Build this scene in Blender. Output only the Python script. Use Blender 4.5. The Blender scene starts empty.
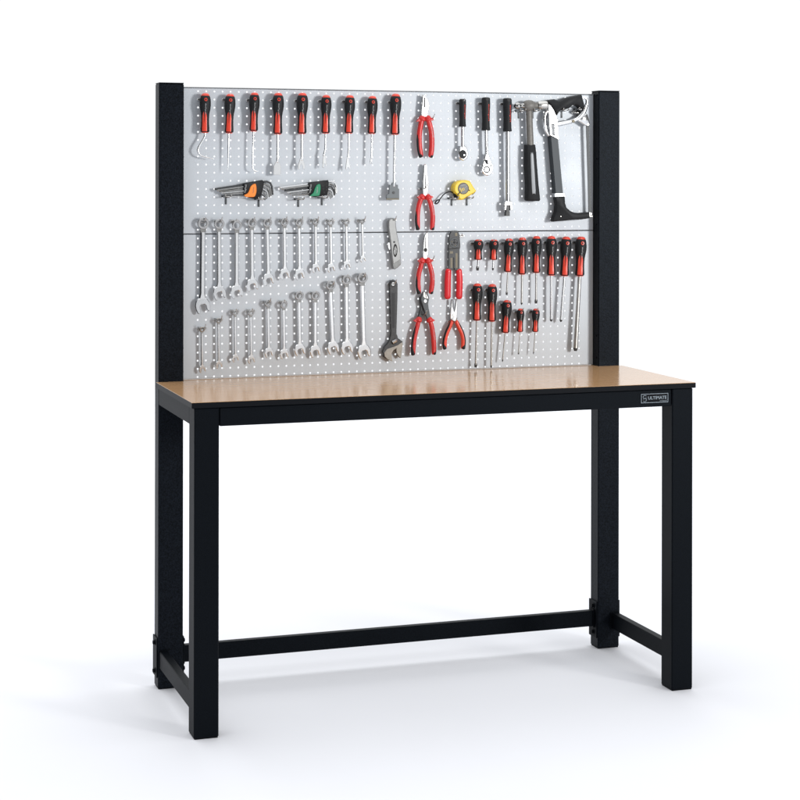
import bpy, math, random
from mathutils import Vector, Matrix
random.seed(4)
S = bpy.context.scene
COL = S.collection
R = math.radians

# ------------------------------------------------------------------ dimensions (mm)
W, D, A, AP, B, BP = 1504.0, 510.0, 68.5, 75.0, 71.0, 58.5     # bench span, depth to uprights, leg and upright sections
H, T, HP = 913.0, 16.0, 1802.0                                # top height, top thickness, upright height
YB = 548.0                                                    # front plane of the perforated panels
XH, ZH, PH, PV, RS = 125.8, 919.6, 25.05, 24.53, 26.4         # first hole, pitches, step across the seam

# ------------------------------------------------------------------ camera
CP = Vector((-1030.4, -4860.2, 1530.7)); F, CX, CY = 1822.9, 429.44, 173.64
YAW, PITCH, ROLL = 0.3369, -0.0004, 0.0017
def cam_axes():
    r = Vector((math.cos(YAW), -math.sin(YAW), 0)); f = Vector((math.sin(YAW), math.cos(YAW), 0)); u = Vector((0, 0, 1))
    fw = f*math.cos(PITCH) - u*math.sin(PITCH); uu = u*math.cos(PITCH) + f*math.sin(PITCH)
    return r*math.cos(ROLL) + uu*math.sin(ROLL), uu*math.cos(ROLL) - r*math.sin(ROLL), fw
AR, AU, AF = cam_axes()
cd = bpy.data.cameras.new('camera'); cam = bpy.data.objects.new('camera', cd); COL.objects.link(cam)
m = Matrix((AR, AU, -AF)).transposed().to_4x4(); m.translation = CP*0.001; cam.matrix_world = m
cd.sensor_width = 36; cd.lens = F/800*36; cd.shift_x = (400-CX)/800; cd.shift_y = (CY-400)/800
cd.clip_start = 0.1; cd.clip_end = 200
S.camera = cam

def bd(px, py, n=0.0):
    """photo measurement -> point on the board plane, n mm in front of it"""
    d = AF + AR*((px-CX)/F) - AU*((py-CY)/F)
    t = (YB - n - CP.y)/d.y
    return CP + d*t
def mmpx(px, n=0.0):
    return (bd(px+1, 200, n).x - bd(px, 200, n).x)
def zm(x0, y0, s):
    return lambda pts: [(x0+p[0]/s, y0+p[1]/s) for p in pts]

# ------------------------------------------------------------------ materials
def mat(name, col, rough=0.5, metal=0.0, ior=1.5, noise=0.0, nscale=60, bump=0.0, bscale=300, coat=0.0, rvar=0.0, aniso=0):
    m = bpy.data.materials.new(name); m.use_nodes = True; nt = m.node_tree; b = nt.nodes['Principled BSDF']
    b.inputs['Base Color'].default_value = (*col, 1); b.inputs['Roughness'].default_value = rough
    b.inputs['Metallic'].default_value = metal; b.inputs['IOR'].default_value = ior
    b.inputs['Coat Weight'].default_value = coat
    if name.startswith('powder'): b.inputs['Specular Tint'].default_value = (.80, .90, 1.0, 1)
    tc = nt.nodes.new('ShaderNodeTexCoord')
    if noise or rvar:
        n = nt.nodes.new('ShaderNodeTexNoise'); n.inputs['Scale'].default_value = nscale; n.inputs['Detail'].default_value = 4
        nt.links.new(tc.outputs['Object'], n.inputs['Vector'])
        if noise:
            mr = nt.nodes.new('ShaderNodeMapRange'); mr.inputs[1].default_value = .3; mr.inputs[2].default_value = .7
            mr.inputs[3].default_value = 1-noise; mr.inputs[4].default_value = 1+noise
            mx = nt.nodes.new('ShaderNodeVectorMath'); mx.operation = 'SCALE'; mx.inputs[0].default_value = col
            nt.links.new(n.outputs['Fac'], mr.inputs[0]); nt.links.new(mr.outputs[0], mx.inputs['Scale'])
            nt.links.new(mx.outputs[0], b.inputs['Base Color'])
        if rvar:
            m2 = nt.nodes.new('ShaderNodeMapRange'); m2.inputs[1].default_value = .3; m2.inputs[2].default_value = .7
            m2.inputs[3].default_value = rough-rvar; m2.inputs[4].default_value = rough+rvar
            nt.links.new(n.outputs['Fac'], m2.inputs[0]); nt.links.new(m2.outputs[0], b.inputs['Roughness'])
    if bump:
        n = nt.nodes.new('ShaderNodeTexNoise'); n.inputs['Scale'].default_value = bscale; n.inputs['Detail'].default_value = 2
        nt.links.new(tc.outputs['Object'], n.inputs['Vector'])
        bp = nt.nodes.new('ShaderNodeBump'); bp.inputs['Strength'].default_value = bump; bp.inputs['Distance'].default_value = 0.0006
        nt.links.new(n.outputs['Fac'], bp.inputs['Height']); nt.links.new(bp.outputs[0], b.inputs['Normal'])
    return m
POWDER = mat('powder_black', (.0032, .0042, .0060), .50, 0, 1.15, noise=.5, nscale=420, bump=.35, bscale=420)
POSTM = mat('powder_black_textured', (.0046, .0060, .0090), .44, 0, 1.17, noise=.85, nscale=260, bump=1.0, bscale=280)
EDGE = mat('edge_band_black', (.006, .007, .009), .45, 0, 1.14)
BOARD = mat('panel_silver', (.505, .540, .580), .46, .12, 1.42, noise=.02, nscale=8, rvar=.04)
CHROME = mat('chrome', (.78, .79, .80), .20, 1.0)
SATIN = mat('satin_chrome', (.80, .81, .82), .26, 1.0)
DCHROME = mat('dark_chrome', (.40, .395, .385), .14, 1.0, noise=.15, nscale=40)
STEEL = mat('bare_steel', (.50, .49, .47), .34, 1.0, noise=.08, nscale=50)
GREYM = mat('grey_forged', (.145, .138, .128), .5, .2, noise=.15, nscale=150)
DSTEEL = mat('black_oxide', (.032, .034, .037), .42, .12, noise=.3, nscale=150)
GUN = mat('frame_grey', (.06, .068, .075), .42, .15)
BLACK = mat('black_grip', (.013, .014, .016), .56, 0, 1.33, noise=.15, nscale=300)
DARK = mat('dark_recess', (.006, .006, .007), .6)
RED = mat('red_handle', (.72, .060, .032), .33, 0, 1.5, noise=.06, nscale=120)
PRED = mat('pliers_red', (.56, .026, .026), .36, 0, 1.5, noise=.08, nscale=120)
VRED = mat('vinyl_red', (.62, .014, .022), .30, 0, 1.5)
ORANGE = mat('orange_plastic', (.90, .24, .02), .4)
GREEN = mat('green_plastic', (.0, .22, .10), .4)
YELLOW = mat('yellow_plastic', (.80, .56, .035), .36)
PRINT = mat('grey_print', (.42, .43, .44), .5)
PRINTR = mat('red_print', (.65, .05, .03), .5)
PLATEM = mat('plate_silver', (.20, .235, .27), .4, .2)
HOOKM = mat('hook_zinc', (.50, .50, .50), .30, 1.0)
PALE = mat('pale_grip', (.34, .36, .38), .4)
BRONZE = mat('etched_marks', (.16, .14, .10), .5, .3)
JAWC = mat('brushed_jaws', (.60, .60, .60), .27, 1.0, noise=.10, nscale=45)
JAWM = mat('ground_jaw', (.30, .28, .25), .45, .35, noise=.12, nscale=60)
BLADE = mat('saw_blade', (.055, .06, .065), .5, 0)

def laminate():
    m = bpy.data.materials.new('beech_laminate'); m.use_nodes = True; nt = m.node_tree; b = nt.nodes['Principled BSDF']
    tc = nt.nodes.new('ShaderNodeTexCoord'); mp = nt.nodes.new('ShaderNodeMapping'); mp.inputs['Scale'].default_value = (1.2, 22, 22)
    n = nt.nodes.new('ShaderNodeTexNoise'); n.inputs['Scale'].default_value = 5; n.inputs['Detail'].default_value = 6
    cr = nt.nodes.new('ShaderNodeValToRGB'); cr.color_ramp.elements[0].position = .3; cr.color_ramp.elements[1].position = .7
    cr.color_ramp.elements[0].color = (.49, .285, .14, 1); cr.color_ramp.elements[1].color = (.54, .325, .165, 1)
    nt.links.new(tc.outputs['Object'], mp.inputs[0]); nt.links.new(mp.outputs[0], n.inputs['Vector'])
    nt.links.new(n.outputs['Fac'], cr.inputs[0]); nt.links.new(cr.outputs[0], b.inputs['Base Color'])
    b.inputs['Roughness'].default_value = .16; b.inputs['IOR'].default_value = 1.56
    return m
LAM = laminate()
FLOOR = mat('studio_paper', (.735, .74, .775), .75, 0, 1.4, noise=.006, nscale=3)

# ------------------------------------------------------------------ mesh builder (mm, world axes)
class MB:
    def __init__(s): s.v = []; s.f = []; s.m = []; s.cm = 0
    def add(s, vs, fs):
        k = len(s.v); s.v += [Vector(v) for v in vs]
        for f in fs: s.f.append([i+k for i in f]); s.m.append(s.cm)
        return s
    def box(s, x0, x1, y0, y1, z0, z1, b=1.5):
        # box with bevelled edges
        xs = (x0, x1); ys = (y0, y1); zs = (z0, z1); vs = []; idx = {}
        for i in (0, 1):
            for j in (0, 1):
                for k in (0, 1):
                    c = Vector((xs[i], ys[j], zs[k])); sg = (1 if i == 0 else -1, 1 if j == 0 else -1, 1 if k == 0 else -1)
                    for ax in range(3):   # vertex lying on face of axis ax
                        d = Vector((sg[0]*b, sg[1]*b, sg[2]*b)); d[ax] = 0
                        idx[(i, j, k, ax)] = len(vs); vs.append(c+d)
        fs = []
        for ax in range(3):
            o = [a for a in range(3) if a != ax]
            for side in (0, 1):
                q = []
                for (p, r_) in ((0, 0), (1, 0), (1, 1), (0, 1)):
                    key = [0, 0, 0]; key[ax] = side; key[o[0]] = p; key[o[1]] = r_
                    q.append(idx[(*key, ax)])
                fs.append(q)
        for ax in range(3):           # edges along axis ax
            o = [a for a in range(3) if a != ax]
            for p in (0, 1):
                for r_ in (0, 1):
                    k0 = [0, 0, 0]; k0[o[0]] = p; k0[o[1]] = r_; k1 = list(k0); k1[ax] = 1
                    fs.append([idx[(*k0, o[0])], idx[(*k1, o[0])], idx[(*k1, o[1])], idx[(*k0, o[1])]])
        for i in (0, 1):
            for j in (0, 1):
                for k in (0, 1): fs.append([idx[(i, j, k, a)] for a in range(3)])
        return s.add(vs, fs)
    def slab(s, pts, n0, n1, bev=0.8, smooth=0):
        """pts: world (x,z) outline; from n0 to n1 in front of the board"""
        if smooth:
            q = []; L = len(pts)
            for i in range(L):
                p0, p1, p2, p3 = [Vector(pts[(i+k-1) % L]) for k in range(4)]
                for j in range(smooth):
                    t = j/smooth
                    q.append(.5*((2*p1)+(p2-p0)*t+(2*p0-5*p1+4*p2-p3)*t*t+(3*p1-p0-3*p2+p3)*t**3))
            pts = q
        pts = [Vector(p) for p in pts]
        ar = sum(pts[i].x*pts[(i+1) % len(pts)].y - pts[(i+1) % len(pts)].x*pts[i].y for i in range(len(pts)))
        if ar < 0: pts.reverse()
        L = len(pts); ins = []
        for i in range(L):
            a = (pts[i]-pts[i-1]); b_ = (pts[(i+1) % L]-pts[i])
            if a.length < 1e-6: a = b_
            if b_.length < 1e-6: b_ = a
            na = Vector((-a.y, a.x)).normalized(); nb = Vector((-b_.y, b_.x)).normalized(); nn = (na+nb)
            nn = nn.normalized() if nn.length > 1e-3 else na
            ins.append(pts[i]+nn*bev)
        vs = []
        for (pp, n) in ((pts, n0), (pts, n1-bev), (ins, n1)):
            vs += [(p.x, YB-n, p.y) for p in pp]
        fs = [list(range(2*L, 3*L)), list(range(L-1, -1, -1))]
        for k in (0, 1):
            for i in range(L):
                j = (i+1) % L; fs.append([k*L+i, k*L+j, (k+1)*L+j, (k+1)*L+i])
        return s.add(vs, fs)
    def sweep(s, path, rad, seg=12, flat=1.0, hexa=False, round_end=True, up=None):
        """tube along world points with radii; flat scales the radius along -Y"""
        P = [Vector(p) for p in path]
        if not isinstance(rad, (list, tuple)): rad = [rad]*len(P)
        Rr = list(rad)
        if len(P) > 2 and not hexa:
            q = []; rr = []
            for i in range(len(P)-1):
                p0 = P[max(i-1, 0)]; p1 = P[i]; p2 = P[i+1]; p3 = P[min(i+2, len(P)-1)]
                for j in range(5):
                    t = j/5
                    q.append(.5*((2*p1)+(p2-p0)*t+(2*p0-5*p1+4*p2-p3)*t*t+(3*p1-p0-3*p2+p3)*t**3)); rr.append(Rr[i]*(1-t)+Rr[i+1]*t)
            q.append(P[-1]); rr.append(Rr[-1]); P, Rr = q, rr
        if round_end:
            d0 = (P[0]-P[1]).normalized(); d1 = (P[-1]-P[-2]).normalized(); a, b_ = Rr[0], Rr[-1]
            pre = [(P[0]+d0*a*.6, a*.35), (P[0]+d0*a*.4, a*.75)]; post = [(P[-1]+d1*b_*.4, b_*.75), (P[-1]+d1*b_*.6, b_*.35)]
            P = [p for p, _ in pre]+P+[p for p, _ in post]; Rr = [r for _, r in pre]+Rr+[r for _, r in post]
        if hexa: seg = 6
        ref = up or Vector((0, -1, 0)); vs = []; n = len(P)
        for i in range(n):
            t = (P[min(i+1, n-1)]-P[max(i-1, 0)]).normalized()
            side = t.cross(ref)
            if side.length < .15: side = t.cross(Vector((0, 0, 1)))
            side.normalize(); nn = side.cross(t).normalized()
            for k in range(seg):
                a = 2*math.pi*k/seg
                vs.append(P[i]+side*math.cos(a)*Rr[i]+nn*math.sin(a)*Rr[i]*flat)
        fs = []
        for i in range(n-1):
            for k in range(seg):
                k2 = (k+1) % seg; fs.append([i*seg+k, i*seg+k2, (i+1)*seg+k2, (i+1)*seg+k])
        fs += [list(range(seg-1, -1, -1)), [(n-1)*seg+k for k in range(seg)]]
        return s.add(vs, fs)
    def lathe(s, o, ax, prof, seg=20, ref=Vector((0, -1, 0)), flat=1.0):
        o = Vector(o); ax = Vector(ax).normalized(); side = ax.cross(ref).normalized(); nn = side.cross(ax).normalized(); vs = []
        for (t, r) in prof:
            for k in range(seg):
                a = 2*math.pi*k/seg
                vs.append(o+ax*t+side*math.cos(a)*r+nn*math.sin(a)*r*flat)
        fs = []
        for i in range(len(prof)-1):
            for k in range(seg):
                k2 = (k+1) % seg; fs.append([i*seg+k, i*seg+k2, (i+1)*seg+k2, (i+1)*seg+k])
        fs += [list(range(seg-1, -1, -1)), [(len(prof)-1)*seg+k for k in range(seg)]]
        return s.add(vs, fs)
    def disc(s, x, z, r, n0, n1, seg=20, bev=.5, rz=None):
        rz = rz or r
        return s.slab([(x+r*math.cos(2*math.pi*k/seg), z+rz*math.sin(2*math.pi*k/seg)) for k in range(seg)], n0, n1, bev)
    def ring(s, x, z, ro, ri, n0, n1, seg=24, sz=1.0, tilt=0.0, sides=None):
        vs = []; q = [(ro, n0), (ro, n1-.8), (ro-.8, n1), (ri+.6, n1), (ri, n1-.6), (ri, n0)]
        for k in range(seg):
            a = 2*math.pi*k/seg
            for (r, n) in q:
                rr = r*(1.10 if (sides and r < ri+1 and k % 2) else 1)
                zz = math.sin(a)*rr*sz
                vs.append((x+math.cos(a)*rr, YB-n-zz*tilt, z+zz))
        L = len(q); fs = []
        for k in range(seg):
            k2 = (k+1) % seg
            for i in range(L):
                j = (i+1) % L; fs.append([k*L+i, k*L+j, k2*L+j, k2*L+i])
        return s.add(vs, fs)

OFF = {}
def build(mb, name, mats, parent=None, origin=None, angle=35, label=None):
    if not isinstance(mats, (list, tuple)): mats = [mats]
    off = OFF[parent.name] if parent else Vector(origin or (0, 0, 0))
    me = bpy.data.meshes.new(name)
    me.from_pydata([tuple((v-off)*0.001) for v in mb.v], [], mb.f)
    import bmesh
    bm = bmesh.new(); bm.from_mesh(me); bmesh.ops.recalc_face_normals(bm, faces=bm.faces); bm.to_mesh(me); bm.free()
    for mm in mats: me.materials.append(mm)
    if len(me.polygons) == len(mb.m):
        me.polygons.foreach_set('material_index', mb.m)
    me.polygons.foreach_set('use_smooth', [True]*len(me.polygons)); me.set_sharp_from_angle(angle=R(angle)); me.update()
    o = bpy.data.objects.new(name, me); COL.objects.link(o)
    if parent: o.parent = parent
    else: o.location = off*0.001
    OFF[o.name] = off
    if label: o['label'] = label
    return o
def thing(name, label, cat, loc, group=None):
    o = bpy.data.objects.new(name, None); COL.objects.link(o); o.empty_display_size = .02
    o.location = Vector(loc)*0.001; o['label'] = label; o['category'] = cat
    if group: o['group'] = group
    OFF[o.name] = Vector(loc)
    return o
_tc = {}
def text_mesh(txt, shear=0.0):
    """(verts2d, faces) of a line of lettering, unit length along x, centred"""
    if (txt, shear) in _tc: return _tc[(txt, shear)]
    c = bpy.data.curves.new('t', 'FONT'); c.body = txt; c.resolution_u = 2; c.shear = shear; c.offset = .012
    o = bpy.data.objects.new('t', c); COL.objects.link(o)
    dg = bpy.context.evaluated_depsgraph_get(); me = o.evaluated_get(dg).to_mesh()
    vs = [(v.co.x, v.co.y) for v in me.vertices]; fs = [list(p.vertices) for p in me.polygons]
    o.evaluated_get(dg).to_mesh_clear(); bpy.data.objects.remove(o); bpy.data.curves.remove(c)
    x0 = min(v[0] for v in vs); x1 = max(v[0] for v in vs); y0 = min(v[1] for v in vs); y1 = max(v[1] for v in vs)
    r = ([((v[0]-(x0+x1)/2)/(x1-x0), (v[1]-(y0+y1)/2)/(y1-y0)) for v in vs], fs)
    _tc[(txt, shear)] = r
    return r

def pt(p, n): return bd(p[0], p[1], n)
def P2(pts, n): return [(lambda q: (q.x, q.z))(bd(p[0], p[1], n)) for p in pts]
def P3(pts, n): return [bd(p[0], p[1], n) for p in pts]

# ------------------------------------------------------------------ ground
g = MB(); g.add([(-16000, -9000, 0), (16000, -9000, 0), (16000, 8000, 0), (-16000, 8000, 0)], [[0, 1, 2, 3]])
o = build(g, 'floor', FLOOR); o['kind'] = 'structure'

# ------------------------------------------------------------------ workbench
bench = thing('workbench', 'black steel workbench with wooden top and silver perforated back panel', 'workbench', (W/2, D/2, 0))
def leg(x, y, w, d, h, mt=POWDER):
    b = MB(); b.box(x, x+w, y, y+d, 2, h, 3.0); L = build(b, 'leg', mt, bench)
    f = MB(); f.box(x+2, x+w-2, y+2, y+d-2, 0, 4, .8); build(f, 'foot_pad', EDGE, L); return L
leg(0, 0, A, B, H-T); leg(W-A, 0, A, B, H-T)
def upright(x, inner):
    b = MB(); b.box(x, x+AP, D, D+BP, 2, HP-2, 3.0)
    L = build(b, 'upright', POSTM, bench)
    f = MB(); f.box(x+2, x+AP-2, D+2, D+BP-2, 0, 4, .8); build(f, 'foot_pad', EDGE, L)
    c = MB(); c.box(x+.3, x+AP-.3, D+.3, D+BP-.3, HP-2.5, HP+.6, .8); build(c, 'end_cap', EDGE, L)
    xi = x+AP if inner > 0 else x
    for i, z in enumerate((HP-14, HP-220, 1370, 1010, 940)):
        s = MB(); s.lathe((xi-inner*.5, D+15, z), (inner, 0, 0), [(0, 3.6), (2.6, 3.4), (3.1, 2.4)], 12, ref=Vector((0, 0, 1)))
        build(s, 'screw', EDGE, L)
    return L
upright(0, 1); upright(W-AP, -1)
# top
t = MB()
def prism(pts, z0, z1):
    b = MB(); L = len(pts); b.add([(x, y, z0) for x, y in pts]+[(x, y, z1) for x, y in pts],
        [list(range(L, 2*L)), list(range(L-1, -1, -1))]+[[i, (i+1) % L, L+(i+1) % L, L+i] for i in range(L)]); return b
OL, OFR = 8, 2.5
def topo(e): return [(-OL+e, -OFR+e), (W+OL-e, -OFR+e), (W+OL-e, D-1.5-e), (W-AP-1.5-e, D-1.5-e), (W-AP-1.5-e, D+BP-e), (AP+1.5+e, D+BP-e), (AP+1.5+e, D-1.5-e), (-OL+e, D-1.5-e)]
tt = build(prism(topo(0), H-T, H-1.2), 'tabletop', EDGE, bench)
build(prism(topo(.5), H-1.2, H), 'laminate', LAM, tt)
# aprons
b = MB(); b.box(A+1.8, W-A-1.8, 2.5, 32, H-T-52, H-T-1.5, 2.0); ap = build(b, 'apron', POWDER, bench)
b = MB(); b.box(AP+.5, W-AP-.5, D+6, D+36, H-T-52, H-T-1.5, 2.0); build(b, 'apron', POWDER, bench)
for x0 in (0.6, W-30.6):
    b = MB(); b.box(x0, x0+30, B-.5, D+.5, H-T-52, H-T-.8, 2.0); build(b, 'side_apron', POWDER, bench)
# side rails and rear stretcher
for x0 in (3.5, W-28.5):
    b = MB(); b.box(x0, x0+25, B-.5, D-4, 64, 114, 2.0); r_ = build(b, 'side_rail', POWDER, bench)
    f = MB(); f.box(x0-3, x0+28, D-4.2, D-.2, 60, 118, 1.0); build(f, 'flange', POWDER, r_)
b = MB(); b.box(AP+4, W-AP-4, D+20, D+45, 70, 120, 2.0); st = build(b, 'rear_stretcher', POWDER, bench)
for (x, sx) in ((-4, -1), (AP, 1), (W-AP-4, -1), (W, 1)):
    b = MB(); b.box(x, x+4, D+3, D+BP+4, 34, 152, 1.2)
    xo = x+4 if sx > 0 else x
    if x in (AP,): b.box(x+4, x+9, D+16, D+49, 66, 124, 1.0)
    if x == W-AP-4: b.box(x-5, x, D+16, D+49, 66, 124, 1.0)
    br = build(b, 'bracket', POWDER, bench)
    for z in (51, 135):
        q = MB(); q.lathe((xo, D+28, z), (sx, 0, 0), [(0, 9), (1.4, 9), (1.5, 6.3), (6, 6.3), (7, 5)], 6, ref=Vector((0, 0, 1))); q.lathe((xo, D+28, z), (sx, 0, 0), [(0, 9), (1.6, 9)], 16, ref=Vector((0, 0, 1)))
        build(q, 'bolt', EDGE, br)

# perforated panels
def panel(z0, z1, zh, rows=18, cols=51):
    mb = MB(); h = 2.85; k = h*.45
    for c in range(cols):
        for r_ in range(rows):
            cx, cz = XH+c*PH, zh+r_*PV; a, b_ = PH/2, PV/2
            zl, zu = max(cz-b_, z0+2), min(cz+b_, z1-2); O = [(cx-a, zl), (cx+a, zl), (cx+a, zu), (cx-a, zu)]
            I = [(cx-k, cz-h), (cx+k, cz-h), (cx+h, cz-k), (cx+h, cz+k), (cx+k, cz+h), (cx-k, cz+h), (cx-h, cz+k), (cx-h, cz-k)]
            vs = [(x, YB, z) for x, z in O+I]+[(x, YB+1.5, z) for x, z in O+I]
            fs = []
            for (o_, i1, i2, on) in ((0, 4, 5, 1), (1, 6, 7, 2), (2, 8, 9, 3), (3, 10, 11, 0)):
                fs.append([o_, on, i2, i1])
            fs += [[1, 6, 5], [2, 8, 7], [3, 10, 9], [0, 4, 11]]
            back = [[i+12 for i in reversed(f)] for f in fs]
            wall = [[4+i, 4+(i+1) % 8, 16+(i+1) % 8, 16+i] for i in range(8)]
            mb.add(vs, fs+back+wall)
    X0, X1 = AP+1.5, W-AP-1.5; xa, xb = XH-PH/2, XH+(cols-.5)*PH; za, zb = zh-PV/2, zh+(rows-.5)*PV; e = 2.0
    def q(x0, x1, y0, y1, za_, zb_): 
        for y in (YB, YB+1.5): mb.add([(x0, y, za_), (x1, y, za_), (x1, y, zb_), (x0, y, zb_)], [[0, 1, 2, 3]])
    q(X0+e, xa, 0, 0, z0+e, z1-e); q(xb, X1-e, 0, 0, z0+e, z1-e); 
    if za > z0+e: q(xa, xb, 0, 0, z0+e, za)
    if zb < z1-e: q(xa, xb, 0, 0, zb, z1-e)
    # folded rim
    def rim(pr):
        L = len(pr); vs = []
        for (ins, y) in pr: vs += [(X0+ins, y, z0+ins), (X1-ins, y, z0+ins), (X1-ins, y, z1-ins), (X0+ins, y, z1-ins)]
        fs = []
        for i in range(L-1):
            for k_ in range(4): fs.append([i*4+k_, i*4+(k_+1) % 4, i*4+4+(k_+1) % 4, i*4+4+k_])
        mb.add(vs, fs)
    rim([(2.0, YB), (1.2, YB+.2), (.5, YB+.8), (0, YB+2), (0, YB+15), (1.4, YB+15), (1.5, YB+1.5)])
    me_o = MB(); me_o.v, me_o.f, me_o.m = mb.v, mb.f, mb.m
    return me_o
import bmesh
def build_panel(mb):
    off = OFF[bench.name]; me = bpy.data.meshes.new('pegboard_panel')
    me.from_pydata([tuple((v-off)*0.001) for v in mb.v], [], mb.f)
    bm = bmesh.new(); bm.from_mesh(me); bmesh.ops.remove_doubles(bm, verts=bm.verts, dist=.00002); bm.to_mesh(me); bm.free()
    me.materials.append(BOARD); o = bpy.data.objects.new('pegboard_panel', me); COL.objects.link(o); o.parent = bench; OFF[o.name] = off
    return o
ZS = ZH+17*PV+RS/2
build_panel(panel(H+1.5, ZS-1.1, ZH)); build_panel(panel(ZS+1.1, 1789.5, ZH+17*PV+RS))
b = MB(); b.box(AP+.4, W-AP-.4, YB+1.8, YB+9, ZS-8, ZS+8, .5); build(b, 'cross_rail', EDGE, bench)
b = MB(); b.box(AP+1, W-AP-1, YB-.4, YB+15, 1789.9, 1792.4, .4); build(b, 'top_edge_shade', mat('edge_shade_grey', (.20, .21, .22), .5), bench)  # dark strip standing in for the shadow along the panel's top edge

# name plate on the front apron
def ap_pt(px, py):
    d = AF + AR*((px-CX)/F) - AU*((py-CY)/F); t_ = (2.5-CP.y)/d.y; q = CP+d*t_; return q.x, q.z
x0, z1 = ap_pt(640.8, 393.2); x1, z0 = ap_pt(667.9, 402.0); z1 -= 2; z0 -= 0
z1 = z0+27
b = MB(); b.box(x0, x1, .9, 2.6, z0, z1, .5); npl = build(b, 'name_plate', EDGE, bench)
b = MB(); fw = 1.6
b.box(x0, x1, .3, 1.0, z1-fw, z1, .2); b.box(x0, x1, .3, 1.0, z0, z0+fw, .2); b.box(x0, x0+fw, .3, 1.0, z0+fw, z1-fw, .2); b.box(x1-fw, x1, .3, 1.0, z0+fw, z1-fw, .2)
build(b, 'frame', PLATEM, npl)
def flat_text(txt, cx, cz, w, h, y, mt, parent, name='lettering', shear=0, rot=0):
    vs, fs = text_mesh(txt, shear); b = MB(); c, s_ = math.cos(rot), math.sin(rot)
    b.add([(cx+(u*w*c-v*h*s_), y, cz+(u*w*s_+v*h*c)) for u, v in vs], fs); return build(b, name, mt, parent)
ww = x1-x0
flat_text('ULTIMATE', x0+ww*.60, (z0+z1)/2+1.0, ww*.68, 9.5, .5, PLATEM, npl)
flat_text('STORAGE', x0+ww*.82, z0+5.0, ww*.26, 2.6, .5, PLATEM, npl)
b = MB()
cx_, cz_ = x0+ww*.135, (z0+z1)/2
for (dz, flip) in ((4.6, 1), (-4.6, -1)):      # twin hexagon emblem
    hx = [(cx_+5.6*math.cos(R(60*k+30)), cz_+dz+5.2*math.sin(R(60*k+30))) for k in range(6)]
    for k in range(6):
        if (flip == 1 and k == 5) or (flip == -1 and k == 2): continue
        p, q_ = hx[k], hx[(k+1) % 6]; b.sweep([(p[0], .6, p[1]), (q_[0], .6, q_[1])], .9, 6)
build(b, 'emblem', PLATEM, npl)

# ------------------------------------------------------------------ hooks
HG = 'small steel hooks plugged into the perforated panels'
def local_mesh(mb, name, mt):
    me = bpy.data.meshes.new(name); me.from_pydata([tuple(v*0.001) for v in mb.v], [], mb.f)
    bm = bmesh.new(); bm.from_mesh(me); bmesh.ops.recalc_face_normals(bm, faces=bm.faces); bm.to_mesh(me); bm.free()
    me.materials.append(mt); me.polygons.foreach_set('use_smooth', [True]*len(me.polygons)); me.set_sharp_from_angle(angle=R(40)); return me
b = MB(); _y = YB; YB0 = YB
YB = 0.0
b.slab([(-15, 0), (-12, 4.5), (-5, 4), (5, 4), (12, 4.5), (15, 0), (12, -4.5), (5, -4), (-5, -4), (-12, -4.5)], .2, 3, .8)
for sx in (-12.5, 12.5): b.disc(sx, 0, 2.6, 3, 6.0, 10)
b.sweep([(-12.5, 3, 0), (-12.5, -2, 0)], 2.5, 8); b.sweep([(12.5, 3, 0), (12.5, -2, 0)], 2.5, 8)
ME_PLATE = local_mesh(b, 'plate', HOOKM)
b = MB(); b.sweep([(0, -2, 0), (0, -16, 0), (1, -27, 1.5), (3, -32, 7), (4.5, -34, 14)], 1.6, 8); ME_PRONG = local_mesh(b, 'prong', HOOKM)
b = MB(); b.sweep([(0, -2, 0), (0, -12, 0), (.5, -20, 2), (1.0, -23, 8)], 1.6, 8); ME_PRONGS = local_mesh(b, 'prong', HOOKM)
b = MB(); b.slab([(-14, -3), (-14, 3), (14, 3), (14, -3), (2.6, -3), (2.6, -24), (-2.6, -24), (-2.6, -3)], .2, 3.0, .6)
b.disc(0, -20, 1.4, 3, 4.4, 8)
ME_BRK = local_mesh(b, 'plate', GUN)
b = MB(); b.sweep([(-9, -2, 0), (-9, -30, 0), (-9, -38, 5)], 1.9, 8); b.sweep([(9, -2, 0), (9, -30, 0), (9, -38, 5)], 1.9, 8); b.sweep([(-9, -28, 0), (9, -28, 0)], 1.7, 8)
ME_FORK = local_mesh(b, 'prong', HOOKM)
YB = YB0
def hook(px, py, what, kind='prong', snap=True):
    q = bd(px, py, 2); x, z = q.x, q.z
    if snap:
        c = round((x-XH)/PH-.5)+.5; x = XH+c*PH
        zz = [ZH+i*PV for i in range(18)]+[ZH+17*PV+RS+i*PV for i in range(18)]; z = min(zz, key=lambda v: abs(v-z))
    r_ = thing('peg_hook', what, 'hook', (x, YB, z), HG)
    for nm, me in (('plate', ME_BRK if kind == 'fork' else ME_PLATE), ('prong', {'prong': ME_PRONG, 'short': ME_PRONGS, 'fork': ME_FORK}[kind])):
        o = bpy.data.objects.new(nm, me); COL.objects.link(o); o.parent = r_
    return r_

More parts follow.
